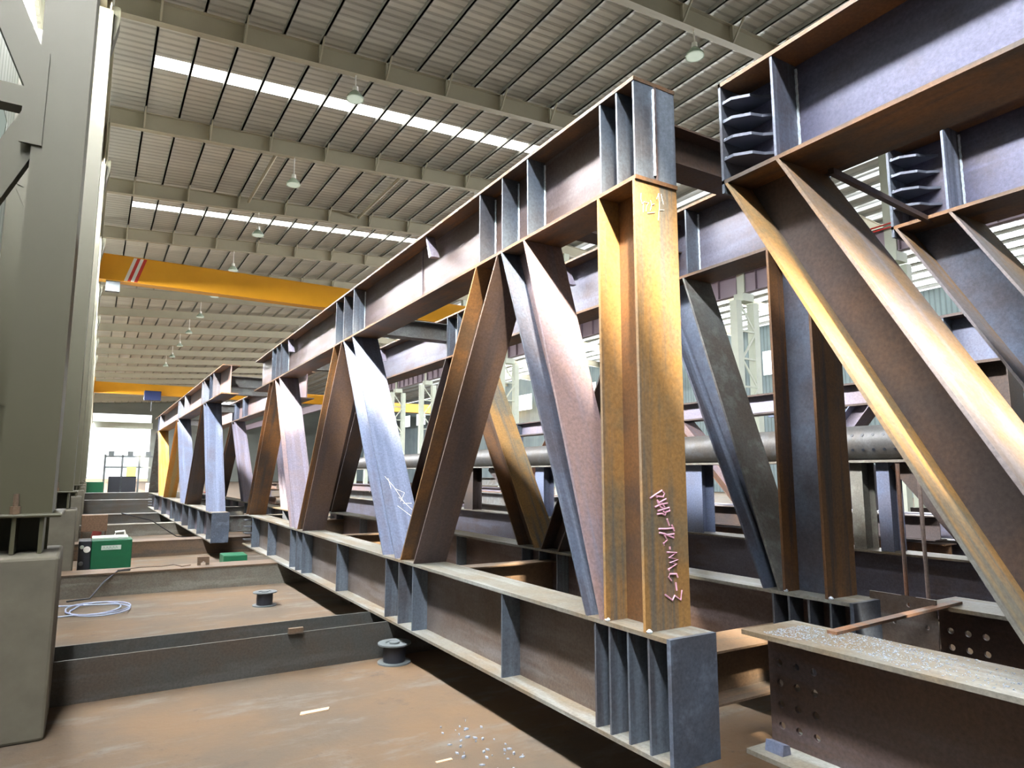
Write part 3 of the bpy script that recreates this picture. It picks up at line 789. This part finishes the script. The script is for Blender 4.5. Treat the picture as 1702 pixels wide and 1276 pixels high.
g = girder('raised_girder', 8.0, 0.8, 4.1, 2.8, 3.38, 0.4, 'blue grey raised girder seen between the right truss diagonals', 'pale_blue', 'dark_brown'); legs(g, (0.4, 2.6), 2.8, 'dark_brown')
g = girder('light_truss', 10.0, 3.4, 16.5, 2.68, 3.04, 0.35, 'pale steel truss standing behind the tube girder, with lilac and tan diagonals', 'pale_lilac', 'dark_brown', 0, 8)
cw = MB().box(-0.008, 0.008, 0, 13.1, 0.33, 0.72).build('bottom_chord', 'chord_web_lilac', g)
MB().box(-0.17, 0.17, 0, 13.1, 0.0, 0.33).build('flange', 'dark_brown', cw); MB().box(-0.17, 0.17, 0, 13.1, 0.72, 0.75).build('flange', 'flange_top', cw)
TM = [('rust_red', 'pale_pink', 'rust_red'), ('pale_lilac', 'pale_blue', 'pale_lilac'), ('pale_pink', 'rust_red', 'pale_pink')]
for k in range(6):
    a = 0.3 + 2.1*k
    if k % 2 == 0: member(g, 'diagonal', 0.0, 0.34, (a+0.35, a+2.25), (a, a+1.9), TM[k % 3], 0.75, 2.68)
    else: member(g, 'diagonal', 0.0, 0.34, (a+2.15, a+0.45), (a+1.8, a+0.1), TM[k % 3], 0.75, 2.68)
legs(g, (0.2,), 2.68, 'pale_blue')
# stacked beams and panels deeper in the hall
def stack(x, y, n, length, rot, lab, mats, w=0.3, h=0.3):
    root = empty('beam_stack', (x, y, 0), lab, 'steel stack', rot)
    k = 0
    for lev in range(n):
        for c in range(2 if lev % 2 == 0 else 1):
            zc = 0.1 + lev*(h+0.06); xx = (c-0.5)*0.5 if lev % 2 == 0 else 0.0
            o = MB().box(xx-0.006, xx+0.006, 0, length, zc+0.012, zc+h-0.012).build('beam', mats[k % len(mats)], root)
            MB().box(xx-w/2, xx+w/2, 0, length, zc, zc+0.012).build('flange', mats[k % len(mats)], o)
            MB().box(xx-w/2, xx+w/2, 0, length, zc+h-0.012, zc+h).build('flange', mats[k % len(mats)], o)
            k += 1
        for yy in (0.5, length-0.5):
            MB().box(-0.5, 0.5, yy-0.05, yy+0.05, 0.1+lev*(h+0.06)-(0.1 if lev == 0 else 0.06), 0.1+lev*(h+0.06)).build('timber', 'sleeper_rust', root)
    return root
stack(9.2, 4.6, 3, 5.0, R(3), 'stacked steel beams on the floor behind the tube girder, nearest of the stacks', ('dark_brown', 'chord_web_lilac', 'rust_brown'))
stack(9.0, 12.5, 3, 6.0, R(-4), 'stacked steel beams on the floor, second of the stacks behind the tube girder', ('grey_steel', 'rust_red', 'dark_brown'))
stack(12.8, 20.0, 4, 7.0, R(2), 'tall pile of steel beams far behind the middle of the truss', ('pale_lilac', 'rust_brown', 'grey_steel'))
stack(11.0, 30.0, 3, 8.0, R(5), 'pale pile of steel beams farthest back behind the truss', ('pale_pink', 'pale_blue', 'grey_steel'))
stack(7.2, 36.0, 3, 8.0, R(-2), 'pale pile of steel beams behind the far truss', ('pale_pink', 'rust_red', 'pale_lilac'))
for x, y, w_, h_, rot, mt, lab in ((12.6, 6.5, 2.4, 1.7, 12, 'pale_pink', 'tan steel plate leaning upright behind the tube girder near its front'),
                                 (14.0, 10.5, 3.0, 2.2, -8, 'chord_web_lilac', 'lilac steel plate standing upright behind the pale truss'),
                                 (17.0, 19.0, 3.4, 2.4, 6, 'pale_blue', 'large pale blue steel plate standing deep in the right bay')):
    pr = empty('upright_plate', (x, y, 0), lab, 'plate', R(rot))
    MB().xz([(0, 0), (w_, 0), (w_, h_*0.8), (w_*0.8, h_), (0, h_)], 0, 0.03).build('plate', mt, pr)
    for a in (0.3, w_-0.4): MB().xz([(a, 0), (a+0.03, 0), (a+0.03, h_*0.6), (a, h_*0.6)], 0.03, 0.5).build('rib', 'dark_brown', pr)
for k, (x, y, h_, lab) in enumerate(((14.6, 24.0, 3.2, 'blue grey lattice post standing deep behind the truss, left one'), (15.6, 33.0, 3.6, 'blue grey lattice post standing far back in the hall'), (18.5, 14.0, 3.4, 'blue grey lattice post in the right bay behind the tube girder'))):
    pr = empty('lattice_post', (x, y, 0), lab, 'post')
    for a in (-0.2, 0.2): MB().box(a-0.04, a+0.04, -0.04, 0.04, 0, h_).build('upright', 'pale_blue', pr)
    for q in range(5): MB().bar((-0.2, -0.03, 0.2+q*0.6), (0.2, -0.03, 0.8+q*0.6), 0.04, 0.02, (0, 1, 0)).build('lacing', 'pale_blue', pr)
    MB().box(-0.6, 0.6, -0.1, 0.1, h_, h_+0.2).build('head', 'pale_blue', pr)
for x, y, z0, lab in ((13.5, 14.0, 1.6, 'white rectangular steel frame standing on legs beyond the tube girder'), (16.0, 27.0, 1.4, 'grey rectangular steel frame on legs far back behind the truss')):
    fr = empty('machine_stand', (x, y, 0), lab, 'frame', R(70))
    for a in (0.0, 1.9): MB().box(a, a+0.12, 0, 0.12, 0, z0+1.5).build('upright', 'pale_lilac', fr)
    for zz in (z0, z0+0.5, z0+1.4): MB().box(0, 2.02, 0.01, 0.11, zz, zz+0.1).build('rail', 'white', fr)

# ---------------------------------------------------------------- sleepers on the floor
def sleeper(x0, x1, y, d, h, mat, lab, kind, rot=PHI, top=None):
    root = empty('floor_sleeper', (x0, y, 0), lab, 'beam', rot, 'sleepers under the trusses')
    L = x1 - x0
    if kind == 'flat':                              # H-beam on its side: two upright flanges, web between
        MB().box(0, L, 0.02, d-0.02, h*0.42, h*0.42+0.02).build('web', mat, root)
        MB().box(0, L, 0, 0.02, 0, h).build('flange', mat, root); MB().box(0, L, d-0.02, d, 0, h).build('flange', mat, root)
    else:
        MB().box(0, L, 0.012, d-0.012, 0.0, h-0.02).build('body', mat, root)
        MB().box(0, L, 0, d, h-0.02, h).build('top_plate', top or mat, root)
    return root
sleeper(-1.0, 5.4, 5.97, 0.52, 0.309, 'sleeper', 'dark steel floor sleeper nearest the viewpoint, beside a wire spool', 'flat')
sleeper(-1.0, 5.4, 10.86, 0.5, 0.309, 'sleeper_pale', 'grey floor sleeper in front of the green welder', 'box', R(-2.0), 'sleeper_rust')
sleeper(-1.2, 5.2, 15.4, 0.55, 0.309, 'sleeper_rust', 'brown floor sleeper behind the green welder', 'box', R(0.5))
sleeper(-1.2, 5.2, 20.6, 0.5, 0.309, 'sleeper_pale', 'pale floor sleeper under the middle of the far truss', 'box')
sleeper(-1.2, 5.2, 25.8, 0.7, 0.309, 'sleeper', 'dark floor sleeper under the far end of the far truss', 'box')
sleeper(2.25, 5.4, 1.6, 0.45, 0.309, 'sleeper_rust', 'floor sleeper under the end of the right truss', 'box')
sleeper(2.75, 9.0, 8.6, 0.45, 0.309, 'sleeper_rust', 'floor sleeper between the truss and the tube girder', 'box')
sleeper(5.6, 8.6, 2.6, 0.4, 0.309, 'sleeper_rust', 'floor sleeper under the near end of the tube girder', 'box')
sleeper(5.6, 8.6, 18.5, 0.4, 0.309, 'sleeper_rust', 'floor sleeper under the back half of the tube girder', 'box')
for k, y in enumerate((32.5, 34.2)):
    o = MB().box(-1.25, 4.5, 0, 0.8, 0, 0.55 + 0.25*k).build('steel_block', 'sleeper', loc=hall((0, y, 0)), rotz=PHI)
    tag(o, ['dark steel beam lying across the far floor before the doorway', 'taller dark steel beam lying across the far floor before the doorway'][k], 'beam')

# ---------------------------------------------------------------- small things on the floor
def spool(x, y, lab, r=0.145, h=0.17):
    root = empty('wire_spool', (x, y, 0), lab, 'spool', 0, 'black wire spools')
    MB().lathe([(r, 0), (r, 0.012), (0.06, 0.014), (0.06, 0.0)], n=28).build('rim', 'spool_grey', root, smooth=True)
    MB().lathe([(r*0.66, 0.012), (r*0.68, h*0.5), (r*0.66, h-0.012)], n=28).build('drum', 'black', root, smooth=True)
    prof = [(r, h-0.012), (r, h), (r*0.55, h+0.001), (r*0.5, h-0.01), (r*0.3, h-0.012)]
    MB().lathe(prof, n=28).build('rim', 'spool_grey', root, smooth=True)
    MB().lathe([(0.03, h-0.01), (0.045, h-0.008), (0.045, h+0.006), (0.03, h+0.006)], n=16).build('hub', 'spool_grey', root)
spool(2.27, 5.83, 'black wire spool on the floor touching the nearest sleeper')
spool(1.80, 9.1, 'black wire spool alone on the floor between two sleepers')

pts = []
for k in range(60):
    t = k/59.0
    a = -2.2 + 5.2*math.pi*t
    rr = 0.24 + 0.10*math.sin(3*t)
    pts.append((-0.05 + 0.9*rr*math.cos(a)*1.1 + 0.12*t, 9.78 + rr*math.sin(a)*1.25 + 0.1*math.sin(5*t), 0.014 + 0.02*(k % 20)/20))
o = MB().tube([(-0.9, 9.55, 0.014), (-0.6, 9.5, 0.014)] + pts + [(-0.5, 10.25, 0.02), (-0.95, 10.3, 0.014)], 0.009, 6).build('hose', 'hose', smooth=True)
tag(o, 'pale blue hose coiled on the floor beside the left pedestal', 'hose')
o = MB().tube([(0.35, 10.95, 0.32), (0.2, 10.84, 0.325), (0.05, 10.80, 0.2), (-0.1, 10.70, 0.012), (-0.35, 10.6, 0.012)], 0.012, 6).build('cable', 'black', smooth=True)
tag(o, 'black cable drooping over the grey sleeper to the floor', 'cable')
o = MB().tube([(0.2, 10.98, 0.32), (0.5, 11.08, 0.33), (0.75, 10.98, 0.335), (0.9, 11.05, 0.34), (1.0, 10.95, 0.32), (1.12, 11.02, 0.325)], 0.008, 5).build('wire', 'sleeper_rust', smooth=True)
tag(o, 'thin rusty wire lying along the top of the grey sleeper', 'wire')
lg = MB().xz([(-0.08, 0), (-0.08, 0.12), (0.08, 0.12), (0.08, 0), (0.035, 0), (0.035, 0.03), (0.0, 0.06), (-0.035, 0.03), (-0.035, 0)], -0.03, 0.03).build('lug_bracket', 'sleeper_rust', loc=(1.29, 11.05, 0.309))
tag(lg, 'small rusty arch shaped lug standing on the grey sleeper', 'bracket')
lg = MB().box(-0.06, 0.06, -0.02, 0.02, 0, 0.045).build('steel_offcut', 'sleeper_rust', loc=(1.45, 6.0, 0.309))
tag(lg, 'small rusty steel offcut on the edge of the nearest sleeper', 'offcut')

# welding machine
wm = empty('welding_machine', hall((0.12, 13.1, 0)), 'green welding machine on the floor beside the second pedestal', 'welding machine', PHI)
MB().box(-0.02, 0.56, 0.0, 0.5, 0.03, 0.56).build('body', 'green', wm, bevel=0.015)
MB().box(-0.02, 0.50, 0.03, 0.47, 0.56, 0.60).build('lid', 'grey_lid', wm, bevel=0.01)
MB().box(-0.20, -0.02, 0.02, 0.48, 0.03, 0.56).build('front_panel', 'black', wm, bevel=0.015)
MB().lathe([(0.05, 0), (0.05, 0.02), (0.03, 0.025)], (0, 0, 0), 18).build('gauge', 'white', wm, loc=(-0.08, 0.015, 0.42)).rotation_euler = (R(90), 0, 0)
MB().lathe([(0.03, 0), (0.03, 0.02), (0.02, 0.025)], (0, 0, 0), 14).build('knob', 'grey_lid', wm, loc=(-0.15, 0.015, 0.46)).rotation_euler = (R(90), 0, 0)
MB().lathe([(0.035, 0), (0.035, 0.03), (0.02, 0.04)], (0, 0, 0), 14).build('socket', 'spool_grey', wm, loc=(-0.15, 0.015, 0.2)).rotation_euler = (R(90), 0, 0)
MB().box(0.12, 0.40, -0.004, 0.0, 0.40, 0.47).build('emblem', 'grey_lid', wm)
strokes(wm, 'lettering', 'green', [[(0.14+0.045*k, -0.006, 0.415), (0.155+0.045*k, -0.006, 0.455), (0.17+0.045*k, -0.006, 0.42)] for k in range(5)], lambda *p: p, 0.004)
MB().tube([(0.30, 0.2, 0.60), (0.31, 0.2, 0.67), (0.44, 0.2, 0.68), (0.46, 0.2, 0.60)], 0.018, 8).build('handle', 'white', wm)
for a in (0.05, 0.48): MB().box(a-0.03, a+0.03, 0.05, 0.45, 0, 0.03).build('foot', 'black', wm)
gw = empty('wire_feeder', (2.05, 13.3, 0), 'small green wire feeder under the far end of the nearest truss', 'wire feeder')
MB().box(-0.2, 0.2, -0.25, 0.25, 0.02, 0.2).build('body', 'green', gw, bevel=0.015)
for a in (-0.13, 0.13): MB().box(a-0.02, a+0.02, -0.2, 0.2, 0, 0.02).build('foot', 'black', gw)
# rusty basket stand behind the welder
bs = empty('basket_stand', hall((0.0, 16.6, 0)), 'rusty mesh basket on thin legs behind the green welding machine', 'basket', PHI)
MB().box(-0.08, 0.38, 0, 0.35, 0.45, 0.78).build('basket', 'wicker', bs)
for a, b in ((-0.06, 0.02), (0.36, 0.02), (-0.06, 0.33), (0.36, 0.33), (0.13, 0.02)): MB().tube([(a, b, 0), (a, b, 0.46)], 0.012, 6).build('leg', 'sleeper_rust', bs)
o = MB().tube([(0.3, 16.7, 0.8), (0.9, 17.2, 0.6), (1.5, 18.2, 0.15), (2.2, 18.8, 0.015)], 0.012, 6).build('cable', 'black', smooth=True)
tag(o, 'black cable running from the mesh basket down to the floor', 'cable')
o = MB().tube([(-0.12, 14.2, 0.01), (-0.12, 14.2, 0.5), (-0.1, 14.22, 0.62)], 0.075, 14).build('gas_bottle', 'red_dark', smooth=True)
tag(o, 'small dark red gas bottle against the second pedestal', 'bottle')
# slag and scraps
sl = MB()
for k in range(1500):
    a = random.random()
    y = 2.28 - 0.75*a**1.3; x = 2.8 + random.random()*0.31 - 0.03*math.sin(9*y)
    if k % 5 == 0: y = 0.95 + random.random()*0.6
    w_, h_ = 0.0015 + 0.0055*random.random()**2, 0.001 + random.random()*0.003
    t = random.random()*3.14
    c_, s_ = math.cos(t)*w_, math.sin(t)*w_
    sl.xy([(x-c_, y-s_), (x+s_*0.4, y-c_*0.4), (x+c_, y+s_), (x-s_*0.4, y+c_*0.4)], ZB1+0.0005, ZB1+h_+0.0005)
tag(sl.build('slag_flakes', 'slag'), 'silvery welding slag flakes scattered on the lower right beam', 'slag', kind='stuff')
o = MB().xz([(-0.03, 0), (0.03, 0), (0.024, 0.04), (-0.02, 0.05)], -0.05, 0.05).build('steel_offcut', 'pale_blue', loc=(2.83, 2.27, ZB0+FT))
tag(o, 'blue grey steel lump on the foot flange of the right beam end', 'offcut')
sc = MB()
for k in range(46):
    y = 3.3 + random.random()*1.0; x = 2.05 + (random.random()-0.5)*0.35
    w_ = 0.004 + random.random()*0.014
    t = random.random()*3.14
    c_, s_ = math.cos(t)*w_, math.sin(t)*w_
    sc.xy([(x-c_, y-s_), (x+s_*0.5, y-c_*0.5), (x+c_, y+s_), (x-s_*0.5, y+c_*0.5)], 0.0, 0.004 + random.random()*0.008)
tag(sc.build('metal_scraps', 'slag'), 'bright metal scraps scattered on the floor before the truss', 'scraps', kind='stuff')
o = MB().xy([(-0.1, -0.03), (0.1, -0.02), (0.12, 0.03), (-0.08, 0.025)], 0, 0.006).build('scrap_strip', 'cardboard', loc=(1.34, 4.95, 0))
tag(o, 'tan scrap strip lying alone on the near floor', 'scrap')
o = MB().box(-0.05, 0.05, -0.01, 0.012, 0, 0.004).build('scrap_strip', 'cardboard', loc=(1.78, 3.75, 0))
tag(o, 'small pale scrap strip at the bottom edge of the near floor', 'scrap')
o = MB().bar((3.02, 2.08, ZB1+0.0095), (4.36, 2.17, ZB1+0.0095), 0.05, 0.014).build('flat_bar', 'rust_red')
tag(o, 'rusty flat bar lying across the two lower beams on the right', 'bar')
for (x, y, z1, lab) in ((4.95, 2.80, 1.72, 'thin rusty upright rod behind the right truss, left one of the pair'), (5.02, 2.69, 1.72, 'thin rusty upright rod behind the right truss, right one of the pair')):
    o = MB().tube([(x, y, 0), (x, y, z1)], 0.014, 8).build('steel_rod', 'rust_rod', smooth=True)
    tag(o, lab, 'rod')

# ---------------------------------------------------------------- doorway at the far end
def far_box(name, x, y, w, d, h, mat, lab, cat, z=0.0):
    o = MB().box(-w/2, w/2, 0, d, 0, h).build(name, mat, loc=hall((x, y, z)), rotz=PHI, bevel=0.03)
    return tag(o, lab, cat)
rk = empty('machine_rack', hall((1.9, 47.0, 0)), 'machine rack with a frame of posts standing in the bright doorway', 'rack', PHI)
MB().box(-0.95, 0.5, 0, 0.9, 0, 1.45).build('cabinet', 'black', rk, bevel=0.03)
for a in (-1.2, -0.3, 0.6, 1.4): MB().box(a-0.05, a+0.05, 0, 0.1, 0, 2.75).build('post', 'spool_grey', rk)
for zz in (1.95, 2.6): MB().box(-1.25, 1.45, 0, 0.1, zz, zz+0.09).build('rail', 'spool_grey', rk)
for a in (-0.9, 0.1, 1.05): MB().box(a-0.14, a+0.14, -0.05, 0.2, 2.65, 2.95).build('lamp_head', 'spool_grey', rk)
MB().box(-0.05, 0.45, -0.1, 0.0, 1.45, 2.0).build('panel', 'hi_vis', rk)
far_box('green_bin', 0.25, 46.0, 0.9, 0.8, 1.15, 'green', 'green bin left of the dark machine in the far doorway', 'bin')
far_box('white_crate', 3.5, 46.0, 1.2, 0.8, 1.05, 'white', 'white crate right of the dark machine in the far doorway', 'crate')
far_box('red_barrier', 0.35, 41.5, 0.95, 0.5, 0.62, 'red', 'red low barrier in front of the green bin in the doorway', 'barrier')
far_box('red_beam', 5.3, 43.5, 3.4, 0.4, 0.55, 'red_dark', 'dark red beam on the floor right of the white crate', 'beam')
